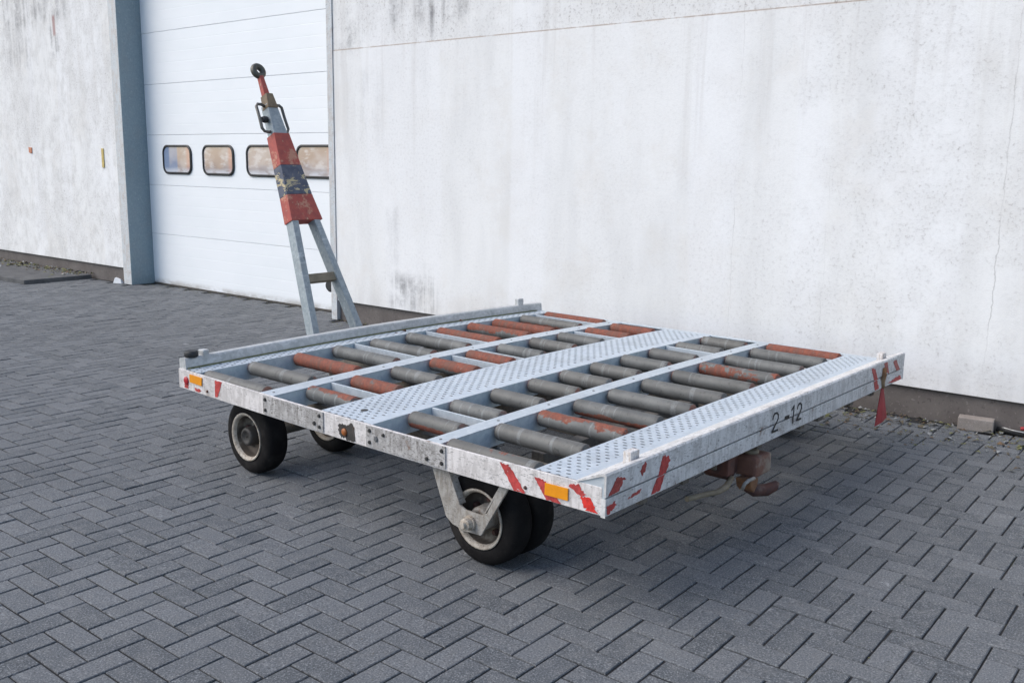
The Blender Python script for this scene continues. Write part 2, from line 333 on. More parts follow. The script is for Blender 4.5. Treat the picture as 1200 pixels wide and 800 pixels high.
# ------------------------------------------------------------------ mesh helpers
class MB:
    def __init__(s): s.v = []; s.f = []; s.sm = []; s.at = []
    def add(s, vs, fs, smooth=False):
        o = len(s.v); s.v += [Vector(p) for p in vs]; s.f += [tuple(o+i for i in f) for f in fs]; s.sm += [smooth]*len(fs); return o
    def box(s, x0, x1, y0, y1, z0, z1, nx=1, ny=1):
        xs = [x0+(x1-x0)*i/nx for i in range(nx+1)]; ys = [y0+(y1-y0)*i/ny for i in range(ny+1)]
        vs = []; ix = {}
        for k, z in enumerate((z0, z1)):
            for i, x in enumerate(xs):
                for j, y in enumerate(ys): ix[i, j, k] = len(vs); vs.append((x, y, z))
        fs = []
        for i in range(nx):
            for j in range(ny):
                fs.append((ix[i, j, 1], ix[i+1, j, 1], ix[i+1, j+1, 1], ix[i, j+1, 1])); fs.append((ix[i, j, 0], ix[i, j+1, 0], ix[i+1, j+1, 0], ix[i+1, j, 0]))
        for i in range(nx):
            fs.append((ix[i, 0, 0], ix[i+1, 0, 0], ix[i+1, 0, 1], ix[i, 0, 1])); fs.append((ix[i, ny, 0], ix[i, ny, 1], ix[i+1, ny, 1], ix[i+1, ny, 0]))
        for j in range(ny):
            fs.append((ix[0, j, 0], ix[0, j, 1], ix[0, j+1, 1], ix[0, j+1, 0])); fs.append((ix[nx, j, 0], ix[nx, j+1, 0], ix[nx, j+1, 1], ix[nx, j, 1]))
        s.add(vs, fs); return s
    def obox(s, o, a, b, c):            # origin corner + 3 edge vectors
        o, a, b, c = map(Vector, (o, a, b, c))
        if a.cross(b).dot(c) < 0: a, b = b, a
        vs = [o, o+a, o+a+b, o+b, o+c, o+a+c, o+a+b+c, o+b+c]
        s.add(vs, [(3, 2, 1, 0), (4, 5, 6, 7), (0, 1, 5, 4), (1, 2, 6, 5), (2, 3, 7, 6), (3, 0, 4, 7)]); return s
    def beam(s, p, q, wv, hv):          # bar from p to q, full width vector wv, height vector hv, centred
        p, q, wv, hv = map(Vector, (p, q, wv, hv)); return s.obox(p-wv/2-hv/2, q-p, wv, hv)
    def prism(s, poly, off):            # planar polygon extruded by off
        off = Vector(off); P = [Vector(p) for p in poly]; n = len(P)
        nor = Vector((0, 0, 0))
        for i in range(n): nor += P[i].cross(P[(i+1) % n])
        if nor.dot(off) > 0: P = P[::-1]
        vs = P + [p+off for p in P]
        fs = [tuple(range(n)), tuple(range(2*n-1, n-1, -1))] + [(i, i+n, (i+1) % n+n, (i+1) % n) for i in range(n)]
        s.add(vs, fs); return s
    def loft(s, rings, cap=True, smooth=True):
        n = len(rings[0]); vs = [p for r in rings for p in r]; fs = []
        for k in range(len(rings)-1):
            for i in range(n): fs.append((k*n+i, k*n+(i+1) % n, (k+1)*n+(i+1) % n, (k+1)*n+i))
        o = s.add(vs, fs, smooth)
        if cap: s.f += [tuple(o+i for i in range(n-1, -1, -1)), tuple(o+(len(rings)-1)*n+i for i in range(n))]; s.sm += [False]*2
        return s
    def lathe(s, prof, o, ax, n=24, cap=True, smooth=True):   # prof: (along axis, radius)
        o = Vector(o); ax = Vector(ax).normalized(); t = ax.orthogonal().normalized(); b = ax.cross(t)
        return s.loft([[o+ax*h+(t*math.cos(2*PI*i/n)+b*math.sin(2*PI*i/n))*max(r, 1e-4) for i in range(n)] for h, r in prof], cap, smooth)
    def cyl(s, p, q, r, n=12, smooth=True):
        p, q = Vector(p), Vector(q); L = (q-p).length; return s.lathe([(0, r), (L, r)], p, q-p, n, True, smooth)
    def tube(s, pts, r, n=8):
        P = [Vector(p) for p in pts]; rings = []; prev = None
        for i, p in enumerate(P):
            d = (P[min(i+1, len(P)-1)]-P[max(i-1, 0)]).normalized()
            t = d.orthogonal().normalized() if prev is None else (prev-d*prev.dot(d)).normalized()
            prev = t; b = d.cross(t); rr = r[i] if isinstance(r, (list, tuple)) else r
            rings.append([p+(t*math.cos(2*PI*k/n)+b*math.sin(2*PI*k/n))*rr for k in range(n)])
        return s.loft(rings)
    def torus(s, c, ax, R0, r, n=28, k=10, flat=1.):
        c = Vector(c); ax = Vector(ax).normalized(); t = ax.orthogonal().normalized(); b = ax.cross(t); vs = []; fs = []
        for i in range(n):
            d = t*math.cos(2*PI*i/n)+b*math.sin(2*PI*i/n)
            for j in range(k): vs.append(c+d*(R0+r*math.cos(2*PI*j/k))+ax*(r*flat*math.sin(2*PI*j/k)))
        for i in range(n):
            for j in range(k): fs.append((i*k+j, ((i+1) % n)*k+j, ((i+1) % n)*k+(j+1) % k, i*k+(j+1) % k))
        s.add(vs, fs, True); return s
    def mesh(s, name, mat, bevel=0, origin=(0, 0, 0), warp=None):
        me = bpy.data.meshes.new(name); o = Vector(origin)
        vs = [Vector(v) for v in s.v]
        if warp:
            for v in vs: v.z += warp(v)
        me.from_pydata([v-o for v in vs], [], s.f)
        for p, k in zip(me.polygons, s.sm): p.use_smooth = k
        if bevel:
            bm = bmesh.new(); bm.from_mesh(me)
            ed = [e for e in bm.edges if len(e.link_faces) == 2 and e.calc_face_angle(0) > .7 and not (e.link_faces[0].smooth and e.link_faces[1].smooth)]
            bmesh.ops.bevel(bm, geom=ed, offset=bevel, segments=2, affect='EDGES', profile=.6, clamp_overlap=True)
            bm.to_mesh(me); bm.free()
        me.materials.append(mat); me.update(); return me
    def build(s, name, mat, parent=None, bevel=0, origin=(0, 0, 0), warp=None):
        return link(name, s.mesh(name, mat, bevel, origin, warp), parent, origin)
def link(name, me, parent=None, loc=(0, 0, 0)):
    o = bpy.data.objects.new(name, me); COL.objects.link(o)
    if parent is not None:
        o.parent = parent
        par = parent
        base = Vector(loc)
        if par.get('_abs') is not None: base = base - Vector(par['_abs'])
        o.location = base
    else: o.location = loc
    o['_abs'] = list(Vector(loc))
    return o
def tag(o, label, cat, group=None):
    o['label'] = label; o['category'] = cat
    if group: o['group'] = group
    return o
def thing(name, label, cat, loc=(0, 0, 0), rz=0):
    o = bpy.data.objects.new(name, None); COL.objects.link(o); o.location = loc; o.rotation_euler = (0, 0, rz)
    o.empty_display_size = .2
    return tag(o, label, cat)

# ------------------------------------------------------------------ ground
b = MB(); b.add([(-300, -300, -.0060), (300, -300, -.0060), (300, 300, -.0060), (-300, 300, -.0060)], [(0, 1, 2, 3)])
ground = b.build('ground', M['sand']); ground['kind'] = 'structure'; ground['label'] = 'grey herringbone block paving in front of the building'
OX, OY, U = -2.947, -4.830, .1
def paver_data(L, Wd, seed):
    rr = random.Random(seed); j = lambda a: rr.uniform(-a, a)
    x, y = L/2-.0036, Wd/2-.0036; c = .0028; vs = []
    for (k, zz) in ((c, 0), (.0, -.0030), (.0, -.03)):
        for sx, sy in ((-1, -1), (1, -1), (1, 1), (-1, 1)):
            vs.append((sx*(x-k)+j(.0009), sy*(y-k)+j(.0009), zz+(j(.0005) if zz == 0 else 0)))
    fs = [(0, 1, 2, 3)] + [(4+i, 4+(i+1) % 4, (i+1) % 4, i) for i in range(4)] + [(8+i, 8+(i+1) % 4, 4+(i+1) % 4, 4+i) for i in range(4)]
    return vs, fs
variants = [paver_data(.2, .1, k) for k in range(8)]
pmesh = []
for k, (vs, fs) in enumerate(variants):
    me = bpy.data.meshes.new('paver'); me.from_pydata(vs, [], fs); me.materials.append(M['paver']); pmesh.append(me)
cells = []
for i in range(-140, 75):
    for j in range(-30, 53):
        r = (i+j+2) % 4
        if r not in (0, 2): continue
        cx, cy = (OX+(i+1)*U, OY+(j+.5)*U) if r == 0 else (OX+(i+.5)*U, OY+(j+1)*U)
        top = .30 if -11.05 < cx < -7.35 else -.035
        if cy + (.05 if r == 0 else .1) > top + .05: continue
        if cx < -12.15 and cy > -.88: continue
        pr = project((cx, cy, 0)); vis = 1e9
        if pr and -15 < pr[0] < 1215 and pr[1] < 812: vis = pr[2]
        cells.append((vis, cx, cy, r))
cells.sort(key=lambda c: c[0])
rp = random.Random(3)
V, F, T = [], [], []
for k, (vis, cx, cy, r) in enumerate(cells):
    rot = (0 if r == 0 else PI/2) + (PI if rp.random() < .5 else 0) + rp.gauss(0, .004)
    dz = rp.gauss(0, .0011); tx, ty = rp.gauss(0, .004), rp.gauss(0, .004); vi = rp.randrange(8); tint = rp.random()
    cx += rp.gauss(0, .0005); cy += rp.gauss(0, .0005)
    if k < 300:
        o = link('paver', pmesh[vi], ground, (cx, cy, dz)); o.rotation_euler = (tx, ty, rot)
    else:
        mt = Matrix.Translation((cx, cy, dz)) @ Matrix.Rotation(rot, 4, 'Z') @ Matrix.Rotation(tx, 4, 'X') @ Matrix.Rotation(ty, 4, 'Y')
        vs, fs = variants[vi]; o0 = len(V)
        V += [mt @ Vector(v) for v in vs]; F += [tuple(o0+q for q in f) for f in fs]; T += [tint]*len(vs)
me = bpy.data.meshes.new('paving'); me.from_pydata(V, [], F); me.materials.append(M['paver'])
a = me.attributes.new('tint', 'FLOAT', 'POINT'); a.data.foreach_set('value', T)
pv = link('paving', me, ground); pv['kind'] = 'stuff'

# low concrete slab by the far wall
b = MB(); b.prism([(-17.5, -.90, -.02), (-12.12, -.93, -.02), (-12.16, -.03, -.02), (-17.5, -.03, -.02)], (0, 0, .075))
sl_ = b.build('pavement_slab', M['slab'], None, .012); sl_['kind'] = 'structure'; sl_['label'] = 'low concrete slab along the foot of the far wall'

# ------------------------------------------------------------------ building
XL, XC, DD, ZP, ZJ, TOP = -11.1815, -7.255, .3026, .2, 2.628, 5.6
bl = thing('warehouse_building', 'white plastered warehouse with a sectional door and dark plinth', 'building', (0, 0, 0))
def wpart(name, mat, *boxes, bevel=0, parent=bl):
    b = MB()
    for q in boxes: b.box(*q)
    return b.build(name, mat, parent, bevel)
WT = .42
wpart('wall_panel', M['plaster'], (XC, 8, 0, WT, ZP, ZJ-.0015), bevel=.003)
wpart('wall_panel', M['plaster'], (XC, 8, .0025, WT, ZJ, TOP), bevel=.002)
wpart('wall_panel', M['plaster'], (-26, XL-.012, 0, WT, ZP, TOP), bevel=.006)
wpart('wall_panel', M['plaster'], (XL-.011, XC-.001, .04, WT, 4.1, TOP))
wpart('plinth', M['plinth'], (XC+.001, 8, .032, WT, -.2, ZP), bevel=.004)
wpart('plinth', M['plinth'], (-26, XL-.02, .032, WT, -.2, ZP), bevel=.004)
wpart('door_post', M['post'], (XL-.008, XL, -.012, DD+.02, 0, 4.1), bevel=.002)
wpart('corner_trim', M['trim'], (XL-.19, XL-.009, -.012, -.004, 0, 4.12), bevel=.002)
wpart('corner_trim', M['trim'], (XC-.085, XC-.002, -.010, .0, 0, 4.12), bevel=.002)
wpart('door_post', M['trim'], (XC-.085, XC-.002, .002, DD+.02, 0, 4.1), bevel=.002)
wpart('roof', M['roof'], (-26, 8, .02, 12, TOP+.001, TOP+.2))
wpart('back_wall', M['plaster'], (-26, 8, 11.7, 12, 0, TOP), (-26, -25.7, WT+.01, 11.69, 0, TOP), (7.7, 8, WT+.01, 11.69, 0, TOP))
b = MB(); b.lathe([(-.04, .04), (0, .066), (.03, .068), (.05, .05)], (XC-.135, .05, .335), (0, -1, 0), 18)
b.build('rubber_buffer', M['rubber'], bl)
b = MB().prism([(-13.74, -.001, 1.64), (-13.66, -.001, 1.63), (-13.655, -.001, 1.71), (-13.745, -.001, 1.715)], (0, -.012, 0)); b.build('wall_plaque', M['orange'], bl, .003)
b = MB().box(-11.745, -11.695, -.012, -.001, 1.46, 1.70); b.build('wall_plaque', M['yellow'], bl, .003)
# sectional door
DZ = [.014, .646, 1.257, 1.871, 2.482, 3.093, 3.70, 4.2]
door = None
for k in range(len(DZ)-1):
    z0, z1 = DZ[k]+.001, DZ[k+1]-.001; y0 = DD
    prof = [(z0, 0.006), (z0+.003, .0005)]
    nr = 5
    for q in range(1, nr):
        zc = z0+(z1-z0)*q/nr
        prof += [(zc-.006, 0.0), (zc-.001, .0007), (zc+.001, .0007), (zc+.006, 0.0)]
    prof += [(z1-.003, .0005), (z1, .006)]
    b = MB(); poly = [(XL+.002, y0+d, z) for z, d in prof]
    poly2 = [(XC-.087, y0+d, z) for z, d in prof]
    vs = poly+poly2; n_ = len(poly); fs = [(i, i+n_, i+1+n_, i+1) for i in range(n_-1)]
    vs += [(XL+.002, y0+.04, z0), (XC-.087, y0+.04, z0), (XC-.087, y0+.04, z1), (XL+.002, y0+.04, z1)]; e = 2*n_
    fs += [(e, e+1, n_, 0), (n_-1, 2*n_-1, e+2, e+3), (e, e+3, e+2, e+1)]
    b.add(vs, fs)
    if door is None:
        door = MB().box(XL+.01, XC-.09, DD+.055, DD+.075, 0.02, 4.15).build('sectional_door', M['dark'], bl)
        door['label'] = 'white ribbed sectional door with a row of four rounded windows'
    b.build('door_panel', M['door'], door)
b = MB().box(XL+.003, XC-.088, DD-.004, DD+.03, -.002, .016); b.build('bottom_seal', M['doorseal'], door)
def rrect(hw, hh, r, y, cx=0, cz=0, n=6):
    P = []
    for qx, qz, a0 in ((1, 1, 0), (-1, 1, 90), (-1, -1, 180), (1, -1, 270)):
        for i in range(n+1):
            a = R(a0+90*i/n); P.append((cx+qx*(hw-r)+r*math.cos(a), y, cz+qz*(hh-r)+r*math.sin(a)))
    return P
wx = [-10.512, -9.657, -8.800, -7.915]
for k, x in enumerate(wx):
    z = 1.574
    b = MB(); rings = [rrect(.311, .176, .10, 0), rrect(.311, .176, .10, -.014), rrect(.300, .166, .092, -.020), rrect(.289, .154, .081, -.020), rrect(.284, .149, .077, -.012), rrect(.284, .149, .077, 0)]
    nn = len(rings[0]); vs = [p for r_ in rings for p in r_]; fs = []
    for q in range(len(rings)-1):
        for i in range(nn): fs.append((q*nn+i, q*nn+(i+1) % nn, (q+1)*nn+(i+1) % nn, (q+1)*nn+i))
    b.add(vs, fs); o = link('window_frame', b.mesh('window_frame', M['seal']), door, (x, DD-.001, z))
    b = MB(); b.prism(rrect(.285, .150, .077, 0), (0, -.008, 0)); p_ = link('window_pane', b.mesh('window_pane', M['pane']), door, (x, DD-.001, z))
    p_['blue_reflection'] = 1.0 if k == 0 else 0.0

# ------------------------------------------------------------------ dolly
W, L, ZT, ZB, ZR = 2.9437, 2.6667, .5005, .4001, .5524
dl = thing('pallet_dolly', 'galvanised roller-deck pallet dolly with raised red and grey drawbar', 'trailer', (-1.6466, -3.6783, 0), 1.5374505)
def warp(v):
    u = min(max(v.x, 0), W); k = math.sin(PI*min(max(v.y/L, 0), 1))
    return k*(-.012+.0312*u-.00924*u*u) + max(0, v.y/L)**3*.022*math.sin(PI*u/W)
def part(b, name, mat, parent=dl, bevel=0, wp=False, origin=(0, 0, 0)):
    return b.build(name, mat, parent, bevel, origin, warp if wp else None)
S1a, S1b, S2a, S2b = 1.885, 1.985, .779, .859
V1, V4, V5, V7 = 2.529, 1.5256, 1.1868, .3004
# side rails: painted end lengths, scraped middle plates
near = MB().box(.0, .010, .0, 2.700, ZB, ZT, 1, 16); near = part(near, 'side_rail', M['rail'], dl, .002, True)
near['label'] = 'worn white near side rail with red hazard stripes'
far = MB().box(W-.010, W, .0, L, ZB, ZT, 1, 16).box(W-.05, W-.0105, .0, L, ZT-.008, ZT, 1, 16); part(far, 'side_rail', M['galv'], dl, .002, True)
for v0, v1 in ((V4-.03, S1a+.06), (S2a-.04, V5+.02)):
    part(MB().box(-.006, -.0005, v0, v1, ZB+.008, ZT-.002, 1, 6), 'splice_plate', M['railgrey'], near, .0015, True)
def bolt(u, v, z, r=.008, ax=(-1, 0, 0), mat='bolt', par=None, h=.007):
    b = MB().lathe([(0, r*1.25), (h*.35, r*1.25), (h*.36, r), (h, r*.85)], (u, v, z), ax, 6, True, False)
    return part(b, 'bolt', M[mat], par or near, 0, True)
for v in (S1a+.04, V4-.006, V5-.004, S2a-.022):
    for z in (ZT-.022, ZB+.028): bolt(-.006, v, z, .0075)
bolt(-.006, V4+.03, .438, .009); bolt(-.006, V5-.045, .45, .011, mat='cap'); bolt(-.006, V5-.09, .475, .007); bolt(-.006, S2a+.06, .43, .007)
for v in (.335, 1.345, 2.43): bolt(0, v, .425, .006, mat='rust')
rj = random.Random(21)
def ragged(poly):
    out = []; n = len(poly)
    for i in range(n):
        (a, b_), (c, d) = poly[i], poly[(i+1) % n]; ln = math.hypot(c-a, d-b_); k = max(1, int(ln/.006)); nx, ny = (d-b_)/ln, -(c-a)/ln
        short = ln < .062
        for q in range(k):
            t = q/k; j = rj.gauss(0, .0010) if not short else rj.gauss(0, .0032)
            if q and rj.random() < .05: j -= rj.uniform(.002, .006)
            z = b_+(d-b_)*t+ny*j
            lo, hi = min(p[1] for p in poly), max(p[1] for p in poly)
            out.append((a+(c-a)*t+nx*j, min(max(z, lo), hi)))
    return out
def deco(poly, face, name, mat, par, th=.0012, out=0.):
    if name == 'hazard_stripe': poly = ragged(poly)
    if face == 'side':
        P = [(-.0004-out, v, z) for v, z in poly]; off = (-th, 0, 0)
    else:
        P = [(u, -.0204-out, z) for u, z in poly]; off = (0, -th, 0)
    b = MB().prism(P, off); return part(b, name, M[mat], par, 0, True)
for poly, mt in (([(0.459, 0.493), (0.417, 0.496), (0.333, 0.402), (0.389, 0.402)], 'stripe'), ([(0.295, 0.476), (0.243, 0.470), (0.171, 0.402), (0.239, 0.402)], 'stripe'),
                 ([(0.141, 0.478), (0.1, 0.494), (0.062, 0.459), (0.089, 0.452)], 'stripe'), ([(0.089, 0.445), (0.044, 0.454), (0.012, 0.405), (0.061, 0.405)], 'stripe2'),
                 ([(2.357, 0.495), (2.295, 0.497), (2.34, 0.408), (2.363, 0.409)], 'stripe'), ([(2.65, 0.428), (2.604, 0.431), (2.61, 0.407), (2.648, 0.407)], 'stripe'), ([(2.55, .425), (2.49, .42), (2.50, .407), (2.54, .405)], 'stripe')):
    deco(poly, 'side', 'hazard_stripe', mt, near)
deco(ragged([(1.395, .455), (1.375, .474), (1.335, .470), (1.305, .486), (1.288, .470), (1.283, .405), (1.325, .403), (1.345, .412), (1.375, .410), (1.39, .425)]), 'side', 'scuffed_patch', 'patch', near)
deco([(0.241, 0.466), (0.139, 0.467), (0.139, 0.423), (0.242, 0.422)], 'side', 'reflector', 'amber', near, .005, .0014)
deco([(2.585, 0.488), (2.472, 0.488), (2.476, 0.445), (2.587, 0.447)], 'side', 'reflector', 'amber', near, .005, .0014)
part(MB().lathe([(0, .021), (.004, .021), (.007, .017), (.008, .004)], (-.0005, 2.625, .447), (-1, 0, 0), 18), 'reflector', M['redrefl'], near, 0, True)
part(MB().lathe([(0, .017), (.005, .016), (.008, .010), (.009, .002)], (-.002, 1.352, .438), (-1, 0, 0), 16), 'reflector', m_plain('dull_orange_lens', (.42, .13, .03), .45, 0, .4), near, 0, True)
# rear beam: upper folded plate over lower web, sloping inwards to the deck
def extr(prof, name, mat, par=dl, bevel=.0025, u0=-.004, u1=W+.004, nu=14):
    b = MB(); n = len(prof); vs = []; fs = []
    ar = sum(prof[i][0]*prof[(i+1) % n][1]-prof[(i+1) % n][0]*prof[i][1] for i in range(n))
    if ar < 0: prof = prof[::-1]
    for k in range(nu+1): vs += [(u0+(u1-u0)*k/nu, y, z) for y, z in prof]
    for k in range(nu):
        for i in range(n): fs.append((k*n+i, (k+1)*n+i, (k+1)*n+(i+1) % n, k*n+(i+1) % n)[::-1])
    fs += [tuple(range(n)), tuple(nu*n+i for i in range(n-1, -1, -1))]
    fs = [f[::-1] for f in fs]
    b.add(vs, fs); return part(b, name, mat, par, bevel, True)
rear = extr([(-.017, .3995), (-.017, .462), (-.003, .462), (-.003, .3995)], 'rear_beam', M['beam'])
rear['label'] = 'worn grey rear beam with the painted number 2-12'
extr([(-.020, .4705), (-.020, .546), (-.014, .5524), (.0, .5515), (.105, .506), (.105, .500), (.0, .541), (-.012, .541), (-.012, .4705)], 'beam_flange', M['beam'], rear, .0)
part(MB().prism([(.002, -.011, .5495), (.002, .100, .505), (.002, .100, .45), (.002, -.011, .45)], (.006, 0, 0)), 'end_gusset', M['galv'], rear, 0, True)
rstr = [([(0.009, 0.472), (0.059, 0.529), (0.109, 0.512), (0.072, 0.476)], 'stripe3', 0), ([(0.199, 0.514), (0.234, 0.545), (0.246, 0.526), (0.217, 0.493)], 'stripe3', 0),
        ([(0.005, 0.433), (0.061, 0.444), (0.056, 0.422), (0.012, 0.405)], 'stripe', -.0030), ([(0.134, 0.428), (0.187, 0.446), (0.221, 0.445), (0.208, 0.432)], 'stripe3', -.0030),
        ([(0.285, 0.405), (0.345, 0.405), (0.375, 0.460), (0.322, 0.460)], 'stripe', -.0030), ([(.322, .464), (.375, .464), (.405, .512), (.38, .53), (.352, .538)], 'stripe', 0),
        ([(2.425, 0.539), (2.478, 0.531), (2.535, 0.464), (2.482, 0.464)], 'stripe', 0), ([(2.482, .460), (2.535, .460), (2.569, 0.41), (2.515, 0.405)], 'stripe', -.0030),
        ([(2.618, 0.5), (2.625, 0.542), (2.662, 0.539), (2.708, 0.466)], 'stripe3', 0), ([(2.758, 0.525), (2.804, 0.534), (2.88, 0.465), (2.826, 0.465)], 'stripe3', 0),
        ([(2.703, 0.413), (2.9, 0.430), (2.925, 0.402), (2.798, 0.404)], 'stripe', -.0030)]
for poly, mt, o_ in rstr: deco(poly, 'rear', 'hazard_stripe', mt, rear, .0012, o_)
def stroke(pts, wd, out, name='painted_digit'):
    b = MB()
    for (a, c), (d, e) in zip(pts[:-1], pts[1:]):
        A, B = Vector((a, -.0204-out, c)), Vector((d, -.0204-out, e)); t = (B-A).normalized()*wd*.35; nv = Vector((-(B-A).z, 0, (B-A).x)).normalized()*wd/2
        b.prism([A-t-nv, B+t-nv, B+t+nv, A-t+nv], (0, -.0010-random.random()*.0003, 0))
    return b
def two(u, z, w_, h, lean=0):
    q = [(.0, .72), (.05, .88), (.25, .99), (.6, .99), (.9, .85), (.92, .66), (.7, .48), (.3, .24), (.0, .02), (.98, .02)]
    return [(u+x*w_+lean*y, z+y*h) for x, y in q]
for pts, wd in ((two(1.258, .434, .058, .084), .0085), ([(1.385, .474), (1.420, .474)], .019), ([(1.449, .500), (1.470, .516), (1.470, .436)], .0085), (two(1.512, .438, .046, .078), .0085)):
    part(stroke(pts, wd, .0), 'painted_digit', M['ink'], rear, 0, True)
def stop_block(u, v, z, mat, par, sx=.058, sy=.034, sz=.045):
    b = MB().box(u-sx/2, u+sx/2, v-sy/2, v+sy/2, z-.02, z+sz); return part(b, 'stop_block', M[mat], par, .005, True)
stop_block(.235, .04, .528, 'stopw', rear); stop_block(2.74, .04, .528, 'stopw', rear)
# front beam
fb = extr([(2.646, .498), (2.650, .548), (2.656, .5545), (2.692, .5545), (2.704, .546), (2.704, .3995), (2.67, .3995), (2.67, .498)], 'front_beam', M['front'], dl, .002, .0105)
fb['label'] = 'dirty galvanised front beam along the drawbar end'
stop_block(.135, 2.675, .557, 'front', fb, .035, .05, .026); stop_block(2.72, 2.675, .557, 'front', fb)
part(MB().lathe([(0, .030), (.006, .036), (.026, .037), (.034, .030)], (.062, 2.675, .5550), (0, 0, 1), 20), 'rubber_buffer', M['rubber'], fb)
# deck plates: top sheet with turned-down edges
def deck(v0, v1, mv0, mv1):
    nu, ys = 16, [v0, v0+mv0, v1-mv1, v1]
    b = MB(); vs = []; fs = []
    for k in range(nu+1): vs += [(.011+(W-.062)*k/nu, y, ZT) for y in ys]
    for k in range(nu):
        for i in range(3): fs.append((k*4+i, (k+1)*4+i, (k+1)*4+i+1, k*4+i+1))
    b.add(vs, fs)
    o = part(b, 'deck_plate', M['perf'], dl, 0, True)
    at = o.data.attributes.new('solid', 'FLOAT', 'FACE')
    at.data.foreach_set('value', [0. if i % 3 == 1 else 1. for i in range(nu*3)])
    b = MB().box(.011, W-.051, v0, v0+.005, ZB+.012, ZT-.0005, 16, 1).box(.011, W-.051, v1-.005, v1, ZB+.012, ZT-.0005, 16, 1)
    part(b, 'plate_edge', M['galvw'], o, 0, True)
    return o
deck(.107, V7, .048, .014); dc = deck(V5, V4, .055, .012); deck(V1, 2.645, .004, .004)
part(MB().box(.02, W-.06, 2.634, 2.6455, ZT+.0003, ZT+.006, 24, 1), 'moss_line', m_plain('mossy_dirt', (.20, .205, .10), .95, 0, .5, 30, .5), fb, 0, True)
part(MB().lathe([(0, .017), (.0015, .017)], (.13, 1.375, ZT+.0004), (0, 0, 1), 18), 'plug_hole', M['dark'], dc, 0, True)
for v0, v1 in ((S1a, S1b), (S2a, S2b)):
    b = MB().box(.011, W-.051, v0, v1, ZT-.005, ZT, 16, 1); o = part(b, 'lane_strip', M['galv'], dl, .0015, True)
    b = MB().box(.012, W-.052, v0+.001, v0+.005, ZB+.012, ZT-.0055, 16, 1).box(.012, W-.052, v1-.005, v1-.001, ZB+.012, ZT-.0055, 16, 1)
    part(b, 'strip_web', M['galvw'], o, 0, True)
    for k in range(9):
        u = .05+k*.345
        part(MB().lathe([(0, .007), (.0016, .006)], (u, (v0+v1)/2, ZT), (0, 0, 1), 8), 'rivet', M['cap'], o, 0, True)
# rollers
lanes = {'A': (S1b, V1, [.042, .308, .602, .875, 1.159, 1.449, 1.718, 2.005, 2.255, 2.552, 2.855]),
         'B': (V4, S1a, [.20, .474, .744, 1.024, 1.313, 1.579, 1.877, 2.159, 2.456, 2.743]),
         'C': (S2b, V5, [.215, .472, .748, 1.026, 1.282, 1.552, 1.845, 2.14, 2.44, 2.746]),
         'D': (V7, S2a, [.020, .323, .603, .863, 1.136, 1.429, 1.719, 2.008, 2.303, 2.614, 2.865])}
RR = .0370
rust = {'A': [.12, .05, .80, .05, .05, .05, .82, .52, .85, .35, .95], 'B': [.32, .72, .05, .60, .7, .05, .05, .1, .92, .92],
        'C': [.38, .05, .05, .1, .05, .0, .05, .05, .05, .05], 'D': [.16, .05, .27, .33, .05, .05, .05, .56, .1, .05, .9]}
rside = {('C', 0): 1.5, ('D', 3): 1.3, ('A', 9): 1.2, ('D', 2): -.6, ('D', 0): -.5, ('B', 0): -.6, ('A', 7): -.6, ('B', 3): -.6}
for ln, (v0, v1, us) in lanes.items():
    ln_len = v1-v0-.022; h = ln_len/2
    prof = [(-h, .012), (-h, RR*.78), (-h+.006, RR*.80), (-h+.0065, RR*.97), (-h+.011, RR), (-h+.05, RR), (0, RR), (h-.05, RR), (h-.011, RR), (h-.0065, RR*.97), (h-.006, RR*.80), (h, RR*.78), (h, .012)]
    me = MB().lathe(prof, (0, 0, 0), (0, 1, 0), 20).mesh('roller', M['roller'])
    cap = MB().lathe([(-.010, .011), (.003, .011)], (0, 0, 0), (0, 1, 0), 10).mesh('axle_stub', M['cap'])
    for k, u in enumerate(us):
        uc = max(u+.020, .056); uc = min(uc, W-.055-.042)
        z = ZT+.012-RR+warp(Vector((uc, (v0+v1)/2, 0))); c = (uc, (v0+v1)/2, z)
        o = link('roller', me, dl, c); o.rotation_euler = (0, random.uniform(0, 6), 0)
        o['rust'] = rust[ln][k]; o['half'] = h; o['rust_side'] = float(rside.get((ln, k), 0.)) 
        for q in (-1, 1):
            a_ = bpy.data.objects.new('axle_stub', cap); COL.objects.link(a_); a_.parent = o; a_.location = (0, q*h, 0); a_.rotation_euler = (0, 0, 0 if q < 0 else PI)
# cross braces between the lanes
for ln, u, mt, dzz in (('B', .355, 'galv', 0), ('C', .365, 'galv', 0), ('A', 1.04, 'galv', 0), ('A', 1.625, 'galv', 0), ('B', 1.205, 'galv', 0), ('B', 1.42, 'galv', 0), ('A', 2.735, 'perf0', 0), ('B', 2.345, 'perf0', 0), ('C', 2.345, 'perf0', 0), ('D', 2.75, 'galv', -.01)):
    v0, v1, _ = lanes[ln]
    wd = .010 if mt != 'perf0' else .016
    b = MB().box(u-wd/2, u+wd/2, v0+.001, v1-.001, ZT-.040, ZT-.003+dzz)
    part(b, 'cross_brace', M['galv' if mt == 'perf0' else mt], dl, .001, True)
# chassis
for v in (.62, 1.36, 2.20): part(MB().box(.42, W-.42, v-.035, v+.035, .31, .398), 'cross_member', M['chassis'], dl, .006)
for u in (.95, 2.0): part(MB().box(u-.035, u+.035, .06, 2.62, .325, .405), 'chassis_rail', M['chassis'], dl, .006)
for u in (.32, .62, 1.25, 1.70, 2.32, 2.62): part(MB().box(u-.025, u+.025, .03, 2.62, .350, .393), 'chassis_rail', M['chassis'], dl, .004)  # extra rails, added to block light and deepen the shade beneath the deck
